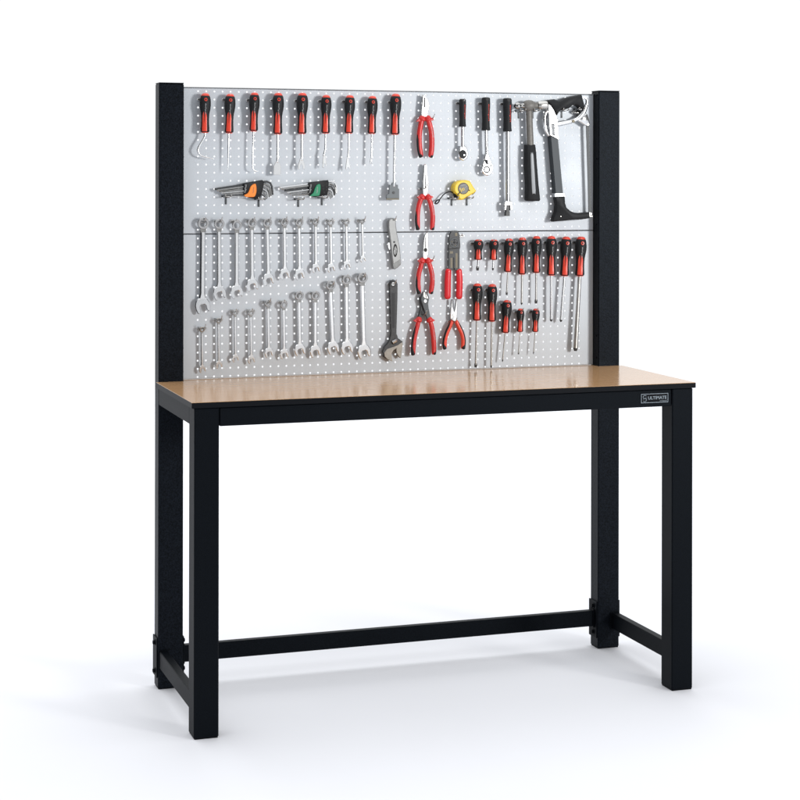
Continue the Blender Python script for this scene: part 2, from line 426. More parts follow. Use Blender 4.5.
# ------------------------------------------------------------------ screwdriver family
PROF = [(.055, .70), (.09, .84), (.15, .94), (.25, 1.0), (.33, .985), (.42, .90), (.50, .79), (.58, .725), (.68, .70), (.78, .715), (.88, .77), (.95, .80), (.985, .76), (1.0, .62)]
def prof_r(t):
    for (a, ra), (b_, rb) in zip(PROF, PROF[1:]):
        if a <= t <= b_: return ra+(rb-ra)*(t-a)/(b_-a)
    return PROF[0][1] if t < .1 else PROF[-1][1]
def handle(root, top, bot, wpx, n=25, stub=False):
    a, b_ = pt(top, n), pt(bot, n); ax = (b_-a); L = ax.length; ax.normalize(); Rm = wpx*mmpx(top[0])/2*.97
    vw = Vector((-math.sin(R(14)), -math.cos(R(14)), 0)); vw = (vw-ax*vw.dot(ax)).normalized(); sd = ax.cross(vw).normalized()
    if sd.x < 0: sd = -sd
    def sp(t, th, off=0): 
        r_ = prof_r(t)*Rm+off
        return a+ax*(t*L)+(vw*math.cos(th)+sd*math.sin(th))*r_
    m_ = MB(); m_.lathe(a, ax, [(.05*L, .4*Rm)]+[(t*L, r_*Rm) for t, r_ in PROF]+[(L*1.004, .4*Rm)], 22)
    hd = build(m_, 'grip', BLACK, root, angle=60)
    c = MB(); c.lathe(a, ax, [(0, .25*Rm), (.008*L, .46*Rm), (.03*L, .64*Rm), (.06*L, .74*Rm), (.08*L, .76*Rm), (.10*L, .60*Rm)], 22); 
    build(c, 'end_cap', RED, root, angle=60); c = MB()
    c.lathe(a, ax, [(.955*L, .5*Rm), (.96*L, .70*Rm), (1.012*L, .60*Rm), (1.02*L, .3*Rm)], 18)
    build(c, 'ferrule', RED, root, angle=60)
    # red inlays on the grip, front and back
    p = MB()
    for base in (0, math.pi):
        ts = [.46+i*(.975-.46)/9 for i in range(10)]; g0 = len(p.v); K = 8; vs = []
        for i, t in enumerate(ts):
            hw = R(12+21*min(1, i/2.5)) if i else R(7)
            for k in range(K+1): vs.append(sp(t, base+hw*(2*k/K-1)-R(5), .5))
        p.add(vs, [[i*(K+1)+k, i*(K+1)+k+1, (i+1)*(K+1)+k+1, (i+1)*(K+1)+k] for i in range(9) for k in range(K)])
    build(p, 'inlay', RED, hd, angle=60)
    s_ = MB(); ts = [.46+i*.05 for i in range(7)]; vs = []
    for i, t in enumerate(ts):
        hw = R(1.0+7*(1-i/6))
        for k in range(3): vs.append(sp(t, hw*(k-1)-R(5), .8))
    s_.add(vs, [[i*3+k, i*3+k+1, i*3+4+k, i*3+3+k] for i in range(6) for k in range(2)])
    build(s_, 'rib', BLACK, hd, angle=60)
    # hanging hole
    hb = MB(); hz = .165 if not stub else .20
    for (rr, off, mi) in ((.29*Rm, .5, 0), (.15*Rm, .9, 1)):
        vs = [sp(hz, R(8), off)]; 
        for k in range(14):
            an = 2*math.pi*k/14; vs.append(sp(hz+rr*math.sin(an)/L, R(8)+rr*math.cos(an)/Rm, off))
        hb.cm = mi; hb.add(vs, [[0, 1+k, 1+(k+1) % 14] for k in range(14)])
    build(hb, 'hanging_hole', [RED, DARK], hd, angle=60)
    if not stub:
        vs, fs = text_mesh('TengTools', .3); w_ = MB(); tl = .27; th = .26*Rm
        w_.add([sp(.40-u*tl+.0, R(6)+v*th/Rm, .7) for u, v in vs], fs)
        build(w_, 'lettering', PRINT, hd, angle=60)
    return a, b_, ax, L, Rm
DG = 'red and black handled screwdrivers and picks'
def driver(label, top, bot, wpx, tip, spx, kind, shaft_pts=None, n=25, name='screwdriver', cat='screwdriver', stub=False, group=None, hk=True, hlabel=None):
    root = thing(name, label, cat, pt(top, n), group)
    a, b_, ax, L, Rm = handle(root, top, bot, wpx, n, stub); k = mmpx(top[0]); r_ = spx*k/2
    e = pt(tip, n); d = (e-b_).normalized(); LL = (e-b_).length
    m_ = MB()
    if kind == 'flat':
        m_.lathe(b_-d*5, d, [(0, r_), (LL+5-4*r_-4, r_), (LL+5-3*r_, r_*1.0)], 12); sh = build(m_, 'shaft', SATIN if spx > 1.9 else STEEL, root)
        t_ = MB(); o2 = e-d*(3*r_+3); s2 = d.cross(Vector((0, -1, 0))).normalized(); w0, w1 = r_*1.0, r_*1.25
        vs = []
        for (q, wx, wy) in ((o2, w0, r_*1.02), (o2+d*(2*r_), w1, r_*.7), (e, w1*.92, .5)):
            for (sx, sy) in ((-1, -1), (1, -1), (1, 1), (-1, 1)): vs.append(q+s2*sx*wx+Vector((0, 1, 0))*sy*wy)
        t_.add(vs, [[0, 1, 5, 4], [1, 2, 6, 5], [2, 3, 7, 6], [3, 0, 4, 7], [4, 5, 9, 8], [5, 6, 10, 9], [6, 7, 11, 10], [7, 4, 8, 11], [8, 9, 10, 11], [3, 2, 1, 0]])
        build(t_, 'tip', DSTEEL, root)
    elif kind == 'cross':
        m_.lathe(b_-d*5, d, [(0, r_), (LL+5-7, r_)], 12); build(m_, 'shaft', SATIN if spx > 1.9 else STEEL, root)
        t_ = MB(); t_.lathe(e-d*8, d, [(0, r_*1.04), (3, r_*1.04), (6.5, r_*.55), (8, r_*.25)], 8); build(t_, 'tip', DSTEEL, root)
    elif kind == 'blade':      # wide scaper driver: bar widens to a thick flat tip
        m_.lathe(b_-d*5, d, [(0, r_*.9), (LL*.5, r_*.95), (LL+5-10, r_*1.1)], 14, flat=.8); build(m_, 'shaft', STEEL, root)
        t_ = MB(); t_.lathe(e-d*12, d, [(0, r_*1.1), (3, r_*1.12), (11, r_*.8), (12, r_*.6)], 8, flat=.5); build(t_, 'tip', DSTEEL, root)
    elif kind == 'path':
        pts = [b_-ax*4]+P3(shaft_pts[0], n); m_.sweep(pts, [r_]+[s*k/2 for s in shaft_pts[1]], 10); build(m_, 'shaft', SATIN if spx > 1.4 else STEEL, root, angle=50)
    if hk: hook(bot[0]*0+top[0]-2.8, top[1]+6.6, hlabel or ('steel hook holding the '+label.split(',')[0]))
    return root
PG = 'picks and prying tools with red and black handles'
z7 = zm(190, 88, 7.27); z8 = zm(290, 88, 6.667)
ROW = 'in the top row'
driver('hooked pick with strongly bent shaft, leftmost red and black handle in the top row', (205.4, 93.2), (204.9, 132.3), 11.4, (214, 158.8), 2.0, 'path',
       (z7([(108, 345), (95, 375), (68, 420), (58, 455), (75, 485), (110, 500), (175, 515)]), [2.0, 2.0, 2.0, 2.0, 1.8, 1.4, .5]), name='hook_pick', cat='pick', group=PG, hlabel='steel hook behind the handle of the strongly bent pick')
driver('straight pointed awl with red and black handle, second in the top row', (230.3, 93.8), (229.0, 132.7), 11.2, (227.8, 172), 2.0, 'path',
       ([(228.6, 136), (228.3, 150), (227.8, 172)], [2.2, 1.8, .4]), name='awl', cat='awl', group=PG, hlabel='steel hook behind the handle of the straight awl')
driver('thin pick with small angled tip between the awl and the scraper', (254.6, 92.5), (253.6, 130.9), 10.8, (258, 171.5), 1.5, 'path',
       (z7([(460, 330), (457, 450), (455, 560), (460, 590), (475, 603), (495, 607)]), [1.7, 1.6, 1.5, 1.4, 1.1, .5]), name='angled_pick', cat='pick', group=PG, hlabel='steel hook behind the thin pick with small angled tip')
def scraper4():
    rt = driver('small scraper with narrow flared square blade under a red and black handle', (278.3, 92.8), (277.7, 133.8), 11.6, (277.3, 162), 2.3, 'path', ([(277.6, 137), (277.4, 150), (277.3, 162)], [2.3, 2.3, 2.6]),
                name='scraper', cat='scraper', group=PG, hlabel='steel hook behind the narrow square bladed scraper')
    b = MB(); b.slab(P2(z7([(628, 528), (645, 528), (662, 568), (660, 632), (607, 632), (608, 568)]), 26), 24, 26.5, .8); build(b, 'blade', CHROME, rt)
scraper4()
def fork(px, tops, bot, w, sh, shw, tines, label, hl, n=25):
    rt = driver(label, tops, bot, w, sh[-1], shw[0], 'path', (sh, shw), name='trim_lifter', cat='pry tool', group=PG, hlabel=hl)
    b = MB(); b.slab(P2(tines, 27), 24.5, 27.5, .8); build(b, 'forked_tip', CHROME, rt)
fork(0, (302.5, 92.8), (301.8, 133.5), 11.7, z8([(79, 315), (78, 400), (77, 480)]), [2.8, 2.7, 2.5],
     z8([(66, 470), (88, 470), (92, 490), (101, 515), (98, 542), (88, 543), (84, 520), (76, 502), (68, 522), (64, 543), (53, 541), (52, 515), (62, 490)]), 'pry tool with widest V shaped chrome fork, fifth handle of the top row', 'steel hook behind the pry tool with widest fork')
fork(0, (326.3, 95), (325.6, 133), 10.8, z8([(237, 310), (236, 370), (233, 410), (224, 450)]), [2.4, 2.3, 2.0, 2.4],
     z8([(222, 445), (236, 448), (243, 490), (244, 525), (238, 526), (234, 505), (228, 505), (226, 533), (217, 530), (218, 480)]), 'pry tool with cranked shaft and pale fork, right of the V fork', 'steel hook behind the cranked pry tool right of V fork')
fork(0, (350, 95.2), (348.8, 133), 10.8, z8([(392, 310), (391, 380), (389, 430), (386, 468)]), [2.2, 2.1, 1.9, 2.0],
     z8([(380, 462), (392, 462), (396, 500), (402, 520), (398, 547), (390, 530), (383, 530), (379, 548), (370, 540), (374, 505)]), 'pry tool with dark cranked shaft and small flared fork, seventh in top row', 'steel hook behind the seventh handle of the top row')
fork(0, (372.5, 96), (371.8, 133.4), 10.6, z8([(545, 315), (544, 400), (543, 475)]), [1.9, 1.9, 2.0],
     z8([(536, 470), (549, 470), (551, 490), (549, 508), (545, 509), (544, 492), (541, 492), (539, 508), (535, 506), (534, 488)]), 'slim pry tool with tiny notched tip, eighth handle of the top row', 'steel hook behind the slim pry tool with tiny tip')
rt = driver('gasket scraper with long shaft and wide grey blade holder', (395.8, 93.7), (394.9, 134.2), 11.4, (394, 186), 2.6, 'path', (z8([(697, 320), (695, 480), (693, 655)]), [2.5, 2.5, 2.5]), name='gasket_scraper', cat='scraper', group=PG, hlabel='steel hook behind the long gasket scraper')
b = MB(); b.slab(P2(z8([(681, 630), (704, 630), (708, 645), (720, 645), (720, 668), (728, 674), (728, 736), (643, 736), (643, 712), (660, 704), (662, 645), (677, 645)]), 27), 22, 28, 1.0)
bh = build(b, 'blade_holder', mat('holder_grey', (.13, .145, .155), .5, .2), rt)
b = MB(); q = pt((290+690/6.667, 88+697/6.667), 28); b.disc(q.x, q.z, 4.2, 27, 29.2); build(b, 'screw', DSTEEL, bh)
b = MB(); b.slab(P2(z8([(643, 735), (728, 735), (728, 745), (643, 745)]), 26), 24, 26, .4); build(b, 'edge_blade', BRONZE, bh)

SG = 'red and black handled screwdrivers on the lower panel'
def P5(x, y): return (450+x/5, 220+y/5)
RA = [  # top, bottom, width, tip, shaft, kind, label
 (P5(142, 97), P5(141, 198), 9.6, P5(137, 253), 2.0, 'flat', 'stubby screwdriver nearest the crimping pliers', True),
 (P5(220, 97), P5(217, 198), 9.4, P5(214, 253), 2.0, 'cross', 'stubby screwdriver second from the crimping pliers', True),
 (P5(296, 92), P5(289, 258), 9.6, P5(283, 375), 1.4, 'flat', 'small thin screwdriver right of the two stubby ones', False),
 (P5(362, 87), P5(360, 270), 9.8, P5(358, 425), 1.9, 'cross', 'medium screwdriver with round black tip, fourth of its row', False),
 (P5(433, 80), P5(431, 262), 10, P5(430, 418), 1.9, 'flat', 'medium screwdriver with flat black tip, fifth of its row', False),
 (P5(507, 80), P5(506, 275), 10.6, P5(506, 508), 2.7, 'cross', 'large straight screwdriver with thick shaft, third from the right', False),
 (P5(582, 83), P5(572, 278), 10.8, P5(554, 510), 2.7, 'cross', 'large screwdriver hanging tilted, second from the right', False),
 (P5(656, 83), P5(648, 278), 11.2, P5(627, 655), 4.0, 'blade', 'longest and thickest screwdriver, far right beside the black upright', False)]
for (t_, b_, w, tp, s_, kd, lb, stb) in RA:
    driver(lb, t_, b_, w, tp, s_, kd, n=23, stub=stb, group=SG, hk=False); hook(t_[0]-3.4, t_[1]+5.0, 'steel hook behind the '+lb.split(',')[0])
RB = [
 (P5(137, 317), P5(134, 500), 10.4, P5(128, 737), 1.9, 'flat', 'long slim screwdriver with flat tip, leftmost of the lower screwdriver row'),
 (P5(211, 320), P5(209, 505), 10.2, P5(206, 740), 1.9, 'cross', 'long slim screwdriver with round tip, second of the lower screwdriver row'),
 (P5(286, 400), P5(276, 562), 10.0, P5(262, 710), 1.3, 'cross', 'tilted screwdriver with thin shaft in the middle of the lower row'),
 (P5(353, 443), P5(350, 558), 7.6, P5(342, 672), 1.0, 'flat', 'smallest screwdriver hanging just right of the tilted one'),
 (P5(430, 443), P5(426, 558), 7.6, P5(417, 672), 1.0, 'cross', 'smallest screwdriver at the right end of the lower row')]
for (t_, b_, w, tp, s_, kd, lb) in RB:
    driver(lb, t_, b_, w, tp, s_, kd, n=22, group=SG, hk=False); hook(t_[0]-3.2, t_[1]+6.0, 'steel hook behind the '+lb.split(',')[0])

# ------------------------------------------------------------------ combination wrenches
ORD = ['first', 'second', 'third', 'fourth', 'fifth', 'sixth', 'seventh', 'eighth', 'ninth', 'tenth', 'last']
def wrench(rx, ry, bx, by, wpx, label, g, tilt):
    """ring centre, lowest point of the jaws, jaw width, all photo px"""
    n = 15; k = mmpx(rx); w = wpx*k/2*1.0
    c = pt((rx, ry), n+3); root = thing('combination_wrench', label, 'wrench', c, g)
    e = pt((bx, by), n); ax = Vector((e.x-c.x, 0, e.z-c.z)); L = ax.length; ax.normalize(); sd = Vector((-ax.z, 0, ax.x))
    if sd.x < 0: sd = -sd
    jl = w*2.0
    def tr(u, v): q = c+sd*u+ax*v; return (q.x, q.z)
    ro = w*.80; sw = w*.36
    # shaft: two stacked slabs give the raised rib
    m_ = MB(); v0, v1 = ro*.8, L-jl*.78
    m_.slab([tr(-sw*.9, v0), tr(sw*.9, v0), tr(sw, v0+w), tr(sw*1.05, v1-w), tr(sw*1.5, v1), tr(-sw*1.5, v1), tr(-sw*1.05, v1-w), tr(-sw, v0+w)], n-1.5, n+3.2, sw*.55)
    build(m_, 'shaft', SATIN, root)
    # open jaw, slot turned 12 degrees
    a = R(-13); ca, sa = math.cos(a), math.sin(a); v2 = L-jl*.52
    def jr(u, v): return tr(u*ca-v*sa, v2+u*sa+v*ca)
    J = [(-.42, -.95), (.42, -.95), (.80, -.62), (1.0, -.10), (1.0, .40), (.84, .98), (.60, 1.02), (.42, .70), (.43, .16), (.24, -.06), (-.24, -.06), (-.43, .16), (-.42, .70), (-.60, 1.10), (-.86, 1.0), (-1.0, .40), (-1.0, -.10), (-.80, -.62)]
    m_ = MB(); m_.slab([jr(u*w, v*w) for u, v in J], n-2.5, n+3.4, min(2.0, w*.11)); build(m_, 'open_jaw', CHROME, root)
    m_ = MB(); m_.ring(c.x, c.z, ro*.97, ro*.55, n-1, n+7, 24, .98, tilt=.12, sides=True)
    m_.slab([tr(-sw*1.2, ro*.72), tr(sw*1.2, ro*.72), tr(sw*.95, ro*1.5), tr(-sw*.95, ro*1.5)], n-1, n+3.6, 1.2)
    build(m_, 'ring_end', DCHROME, root)
    return root
WG = 'combination wrenches hanging in two rows'
up = [(203.1, 223.4, 300.2, 312.8, 14.6), (219.2, 224, 219.4, 299.3, 12.9), (237, 225.4, 236.6, 297.8, 12.4), (252, 222.8, 252.3, 290.7, 11.8), (267.4, 222.8, 268.6, 284.8, 11.2),
      (284.6, 222, 284.8, 278.9, 10.2), (299.3, 222.4, 299.6, 279.2, 10), (315.9, 221.6, 315.9, 272.4, 8.4), (330.8, 222.4, 331.2, 272, 8.1), (346.5, 222, 347, 268.9, 7.5), (362.4, 221, 363, 261.9, 5.9)]
up[0] = (203.3, 223.4, 202.4, 312.8, 14.8)
up = [(u[0], u[1], u[2], u[3], u[4]) for u in up]
lo = [(202, 329.5, 202.3, 372.3, 6.8), (218.7, 320.5, 219, 368, 6.9), (235.3, 312.8, 235.5, 361.6, 7.1), (251, 312.8, 251.3, 363.2, 7.6), (268.3, 303.2, 268.9, 357, 9), (283.9, 304.8, 284.2, 358.4, 9),
      (299.2, 295.6, 299.9, 355.3, 11.1), (315.5, 295.6, 315.2, 356.8, 11.2), (330.6, 285.2, 333.2, 353.6, 11.8), (346.7, 279.8, 346.9, 353.8, 12.2), (362.4, 277.8, 364, 358, 13)]
for i, u in enumerate(up):
    lb = ('largest combination wrench, leftmost in the upper wrench row' if i == 0 else 'tiny combination wrench, rightmost in the upper wrench row' if i == 10 else ORD[i]+' combination wrench from the left in the upper wrench row')
    wrench(*u, lb, WG, 0); hook(u[0]-2.4, u[1]-3.4, 'hook carrying the '+('leftmost' if i == 0 else 'rightmost' if i == 10 else ORD[i])+' wrench of the upper row', kind='prong' if i in (0, 1, 3, 4, 5, 6, 7, 10) else 'short')
for i, u in enumerate(lo):
    lb = ('smallest combination wrench, leftmost in the lower wrench row' if i == 0 else 'big combination wrench, rightmost in the lower wrench row' if i == 10 else ORD[i]+' combination wrench from the left in the lower wrench row')
    wrench(*u, lb, WG, 0); hook(u[0]-1.8, u[1]-2.4, 'hook carrying the '+('leftmost' if i == 0 else 'rightmost' if i == 10 else ORD[i])+' wrench of the lower row', kind='prong' if i in (0, 1, 4, 8, 10) else 'short')

# ------------------------------------------------------------------ pliers
def grips(root, z, Lp, Rp, hw, n, red, start=2, fl=(None, None), s=10.667, orange=False):
    for side, pts, f in ((-1, Lp, fl[0]), (1, Rp, fl[1])):
        k = mmpx(z([pts[0]])[0][0]); P = P3(z(pts), n); r_ = hw/s*k
        rr = [r_*.86]+[r_]*(len(P)-2)+[r_*.86]
        m_ = MB(); m_.sweep(P, rr, 14, flat=.82)
        if f:
            c0 = P[0]+(P[1]-P[0])*.12; d = (P[1]-P[0]).normalized()
            m_.lathe(c0-d*5, d, [(0, r_*.9), (3, r_*1.15), (7, r_*1.3), (10, r_*1.45), (12, r_*1.4), (15, r_*1.0)], 14, flat=.85)
            tip = pt(z([f])[0], n)
            q = [(c0.x+side*r_*.9, c0.z+3), (tip.x, tip.z), (c0.x+side*r_*.9, c0.z-12)]
            m_.slab(q, n-5, n+5, 1.0)
        hd = build(m_, 'handle', red, root, angle=50)
        # dark soft pad along the outer edge
        Q = P[start:]; off = []
        for i, p in enumerate(Q):
            d = (Q[min(i+1, len(Q)-1)]-Q[max(i-1, 0)]).normalized(); nn = Vector((-d.z, 0, d.x))
            if nn.x*side < 0: nn = -nn
            off.append(p+nn*r_*(.52 if not orange else .45)+Vector((0, (2.0 if side > 0 and not orange else -1.4), 0)))
        if len(off) > 1:
            m_ = MB(); e = Q[-1]; off[-1] = off[-1]*.3+e*.7+Vector((0, -1.2, 0)) if not orange else off[-1]*.4+e*.6+Vector((0, -2.5, 0))
            m_.sweep(off, [r_*.35]+[r_*.62]*(len(off)-2)+[r_*.86], 12, flat=.9); build(m_, 'soft_pad', BLACK, hd, angle=50)
        if not orange and side > 0:
            vs, fs = text_mesh('TengTools', .3); m_ = MB(); a = P[1]+(P[2]-P[1])*.3; b_ = P[3]; d = (b_-a); nn = Vector((-d.z, 0, d.x)).normalized()
            m_.add([(a+b_)/2-d*u*.8+nn*(v*r_*.42+r_*.35*(-1 if nn.x < 0 else 1))+Vector((0, -r_*.80-.2, 0)) for u, v in vs], fs); build(m_, 'lettering', PRINT, hd)
def head(root, z, out, n0, n1, mt=JAWC, name='jaws', smooth=2, bev=1.6):
    m_ = MB(); m_.slab(P2(z(out), (n0+n1)/2), n0, n1, bev, smooth); return build(m_, name, mt, root, angle=50 if mt is BLACK else 30)
def mark(root, z, out, n, mt=DARK, name='slit', h=.5):
    m_ = MB(); m_.slab(P2(z(out), n), n-.5, n+h, .15); return build(m_, name, mt, root)
def dot(root, z, p, r_, n, mt, name='pivot', s=10.667, h=1.2, sz=1.0):
    m_ = MB(); q = pt(z([p])[0], n); k = mmpx(z([p])[0][0]); m_.disc(q.x, q.z, r_/s*k, n-.5, n+h, 18, .4, rz=r_/s*k*sz); return build(m_, name, mt, root)
PLG = 'red handled pliers hanging in the middle of the panels'
# combination pliers
z = zm(400, 90, 10.667); rt = thing('combination_pliers', 'red combination pliers with broad chrome jaws, topmost of the pliers column', 'pliers', pt((425, 117), 18), PLG)
jw = head(rt, z, [(240, 52), (264, 66), (290, 104), (307, 155), (303, 205), (292, 245), (284, 285), (232, 285), (221, 240), (224, 190), (231, 130), (235, 80)], 10, 22)
mark(jw, z, [(256, 82), (267, 82), (268, 185), (256, 185)], 22); dot(jw, z, (262, 228), 20, 22, STEEL)
mark(jw, z, [(280, 110), (300, 150), (296, 168), (279, 140)], 22, STEEL, 'cutter')
grips(rt, z, [(240, 285), (222, 365), (208, 450), (205, 530), (209, 610), (218, 670), (224, 705)], [(290, 285), (315, 365), (332, 440), (338, 520), (338, 600), (331, 670), (323, 705)], 27, 18, PRED, 2, ((172, 338), (362, 318)))
hook(427, 116.5, 'steel hook between the handles of the combination pliers')
z = zm(400, 160, 10.667); rt = thing('long_nose_pliers', 'red long nose pliers with straight narrow jaws, just above the panel seam', 'pliers', pt((425, 195), 18), PLG)
jw = head(rt, z, [(253, 55), (285, 55), (289, 150), (301, 230), (299, 300), (292, 350), (285, 385), (248, 385), (240, 330), (238, 260), (246, 160)], 11, 21)
mark(jw, z, [(266, 150), (272, 150), (274, 300), (265, 300)], 21); mark(jw, z, [(268, 60), (271, 60), (271, 150), (268, 150)], 21)
grips(rt, z, [(243, 378), (214, 440), (194, 520), (187, 600), (188, 670), (191, 735)], [(288, 378), (318, 440), (338, 520), (348, 600), (346, 670), (340, 735)], 25, 18, PRED, 2, ((180, 398), (356, 392)))
hook(423.5, 192.5, 'steel hook between the handles of the straight long nose pliers')
z = zm(400, 225, 10.667); rt = thing('bent_nose_pliers', 'red pliers with bent bronze tinted nose, just below the panel seam', 'pliers', pt((425, 258), 18), PLG)
jw = head(rt, z, [(292, 78), (297, 120), (299, 200), (302, 280), (292, 330), (284, 360), (246, 360), (239, 300), (244, 210), (251, 140), (268, 100)], 11, 21)
mark(jw, z, [(269, 130), (275, 130), (275, 240), (268, 240)], 21); dot(jw, z, (272, 266), 17, 21, DARK, 'hole', sz=1.25)
mark(jw, z, [(288, 84), (292, 100), (290, 135), (262, 135), (270, 105)], 21, STEEL, 'tip')
grips(rt, z, [(240, 362), (221, 440), (201, 520), (193, 600), (196, 670), (203, 722)], [(292, 362), (320, 440), (339, 520), (344, 600), (337, 670), (327, 722)], 25, 18, PRED, 2, ((188, 380), (356, 376)))
hook(427, 257.5, 'steel hook between the handles of the bent nose pliers')
# side cutters
z = zm(400, 285, 10.667); rt = thing('side_cutters', 'red handled cutting pliers with dark crossed arms, lowest of the pliers column', 'pliers', pt((425, 312), 18), PLG)
head(rt, z, [(228, 140), (252, 200), (246, 262), (228, 362), (186, 358), (214, 262), (208, 190), (206, 130)], 8, 16, DSTEEL, 'arm')
jw = head(rt, z, [(236, 88), (256, 68), (288, 90), (308, 140), (296, 200), (312, 300), (325, 360), (286, 362), (256, 275), (234, 205), (218, 150)], 14, 23, GUN, 'jaws')
mark(jw, z, [(252, 78), (268, 75), (296, 125), (302, 146), (266, 140), (248, 120)], 23, STEEL, 'cutting_edge'); dot(jw, z, (270, 172), 17, 23, SATIN)
mark(jw, z, [(268, 78), (271, 78), (284, 138), (280, 138)], 24, DARK)
grips(rt, z, [(203, 352), (188, 425), (166, 505), (150, 585), (143, 660), (140, 738)], [(308, 352), (334, 430), (350, 520), (358, 600), (362, 670), (359, 730)], 25, 18, PRED, 1, ((140, 382), (372, 376)))
hook(424, 314.5, 'steel hook between the handles of the cutting pliers')
# small pliers
z = zm(430, 290, 10.667); rt = thing('mini_pliers', 'small orange and black handled needle nose pliers below the crimping pliers', 'pliers', pt((454, 321), 15), PLG)
jw = head(rt, z, [(228, 98), (235, 98), (240, 180), (256, 235), (266, 180), (279, 98), (286, 98), (290, 160), (287, 240), (282, 315), (262, 335), (228, 322), (213, 300), (217, 210), (224, 120)], 10, 18, JAWC, smooth=0)
dot(jw, z, (255, 268), 15, 18, STEEL)
grips(rt, z, [(233, 335), (207, 395), (180, 455), (160, 525), (155, 580), (158, 622)], [(280, 335), (309, 395), (337, 455), (354, 525), (354, 580), (349, 618)], 23, 15, RED, 0, s=10.667, orange=True)
hook(454, 319.5, 'steel hook between the handles of the small pliers')
# crimping pliers
z = zm(430, 225, 10.667); rt = thing('crimping_pliers', 'flat dark crimping and stripping pliers with bright red sleeves', 'pliers', pt((454, 240), 12))
bdy = head(rt, z, [(205, 105), (218, 78), (238, 62), (280, 60), (300, 72), (312, 105), (321, 232), (313, 262), (313, 482), (262, 482), (258, 462), (250, 462), (244, 482), (193, 482), (194, 270), (200, 150)], 8, 15, DSTEEL, 'jaws', 0, 1.0)
m_ = MB(); q = pt((430+258/10.667, 225+190/10.667), 15); k = mmpx(454); m_.ring(q.x, q.z, 50/10.667*k, 38/10.667*k, 14.6, 16.2); build(m_, 'dial', GUN, bdy)
for a in range(5): dot(bdy, z, (258+30*math.cos(a*1.2), 190+30*math.sin(a*1.2)), 6, 15, BRONZE if a % 2 else DARK, 'hole')
dot(bdy, z, (260, 186), 11, 15, DARK, 'pivot')
mark(bdy, z, [(247, 345), (257, 345), (258, 462), (248, 462)], 15); mark(bdy, z, [(200, 252), (310, 240), (310, 250), (200, 262)], 15)
for o_ in ([(212, 280), (245, 280), (245, 305), (212, 305)], [(218, 350), (240, 350), (240, 460), (218, 460)], [(272, 300), (294, 300), (294, 460), (272, 460)], [(268, 84), (290, 84), (292, 118), (268, 118)]):
    mark(bdy, z, o_, 15, BRONZE, 'etched_scale', .3)
for pts in ([(195, 486), (189, 600), (187, 770)], [(309, 486), (315, 600), (310, 770)]):
    P = P3(z(pts), 12); r_ = 34/10.667*mmpx(454); m_ = MB(); m_.sweep(P, [r_*.93, r_, r_*1.0], 14, flat=.55); 
    build(m_, 'handle_sleeve', VRED, rt, angle=50)
hook(456.5, 232.5, 'steel hook at the jaws of the crimping pliers', 'short')

# ------------------------------------------------------------------ utility knife, adjustable wrench
z = zm(372, 205, 10.667); rt = thing('utility_knife', 'grey metal utility knife hanging across the panel seam', 'knife', pt((393, 220), 14))
bdy = head(rt, z, [(168, 195), (174, 162), (198, 142), (228, 138), (246, 155), (248, 215), (266, 330), (290, 450), (300, 590), (299, 638), (236, 686), (222, 662), (206, 560), (194, 440), (180, 320), (170, 250)], 6, 22, mat('cast_alloy', (.27, .275, .275), .42, .6, noise=.06), 'body', 2, 2.5)
m_ = MB(); q = pt((372+248/10.667, 205+485/10.667), 22); k = mmpx(395)
m_.ring(q.x, q.z, 23/10.667*k, 15/10.667*k, 21.5, 22.8, 24, 2.9); build(m_, 'emblem', DARK, bdy)
flat_text('TengTools', q.x, q.z, 10.5*k, 1.6*k, YB-22.4, DARK, bdy, rot=R(-82), shear=.3)
dot(bdy, z, (237, 395), 10, 22, DSTEEL, 'screw')
mark(bdy, z, [(166, 402), (190, 398), (198, 470), (180, 478), (170, 450)], 12, SATIN, 'slider', 4)
mark(bdy, z, [(222, 630), (296, 580), (299, 638), (236, 684)], 22, DCHROME, 'nose', .4)
hook(395, 218, 'steel hook at the top of the utility knife')
z = zm(370, 275, 8.89); rt = thing('adjustable_wrench', 'black adjustable wrench with grey steel jaws at its lower end', 'wrench', pt((393, 284), 14))
bdy = head(rt, z, [(169, 78), (180, 52), (205, 40), (230, 52), (242, 78), (241, 200), (235, 400), (232, 520), (247, 562), (288, 592), (283, 606), (240, 640), (190, 660), (155, 690), (140, 742), (118, 728), (107, 680), (120, 642), (165, 590), (182, 520), (176, 300)], 7, 17, DSTEEL, 'body', 0, 1.6)
jw = head(rt, z, [(122, 690), (148, 658), (245, 622), (238, 648), (205, 668), (188, 700), (196, 768), (152, 748), (126, 722)], 9, 19.5, JAWM, 'fixed_jaw', 0, 1)
head(rt, z, [(244, 622), (280, 596), (288, 612), (270, 738), (256, 732), (232, 688), (228, 662)], 8, 18.5, JAWM, 'sliding_jaw', 0, 1)
m_ = MB(); a, b_ = P3(z([(196, 602), (238, 578)]), 17); d = (b_-a).normalized(); L = (b_-a).length
m_.lathe(a, d, [(0, 5), (1, 7)]+[(1+i*(L-2)/8, 7.5 if i % 2 else 6) for i in range(9)]+[(L, 5)], 14); build(m_, 'worm_screw', CHROME, rt)
m_ = MB(); q = pt((370+205/8.89, 275+80/8.89), 17); k = mmpx(393); m_.ring(q.x, q.z, 27/8.89*k, 17/8.89*k, 16.5, 18.2); build(m_, 'rim', DSTEEL, bdy)
m_ = MB(); m_.disc(q.x, q.z, 16/8.89*k, 16.6, 17.4); build(m_, 'hanging_hole', HOOKM, bdy)
for t in range(1): mark(bdy, z, [(190, 160), (222, 160), (218, 470), (196, 470)], 17, mat('recessed_panel', (.03, .032, .035), .55, .4), 'recess', .25)
hook(392.5, 281.5, 'steel hook through the handle of the adjustable wrench')

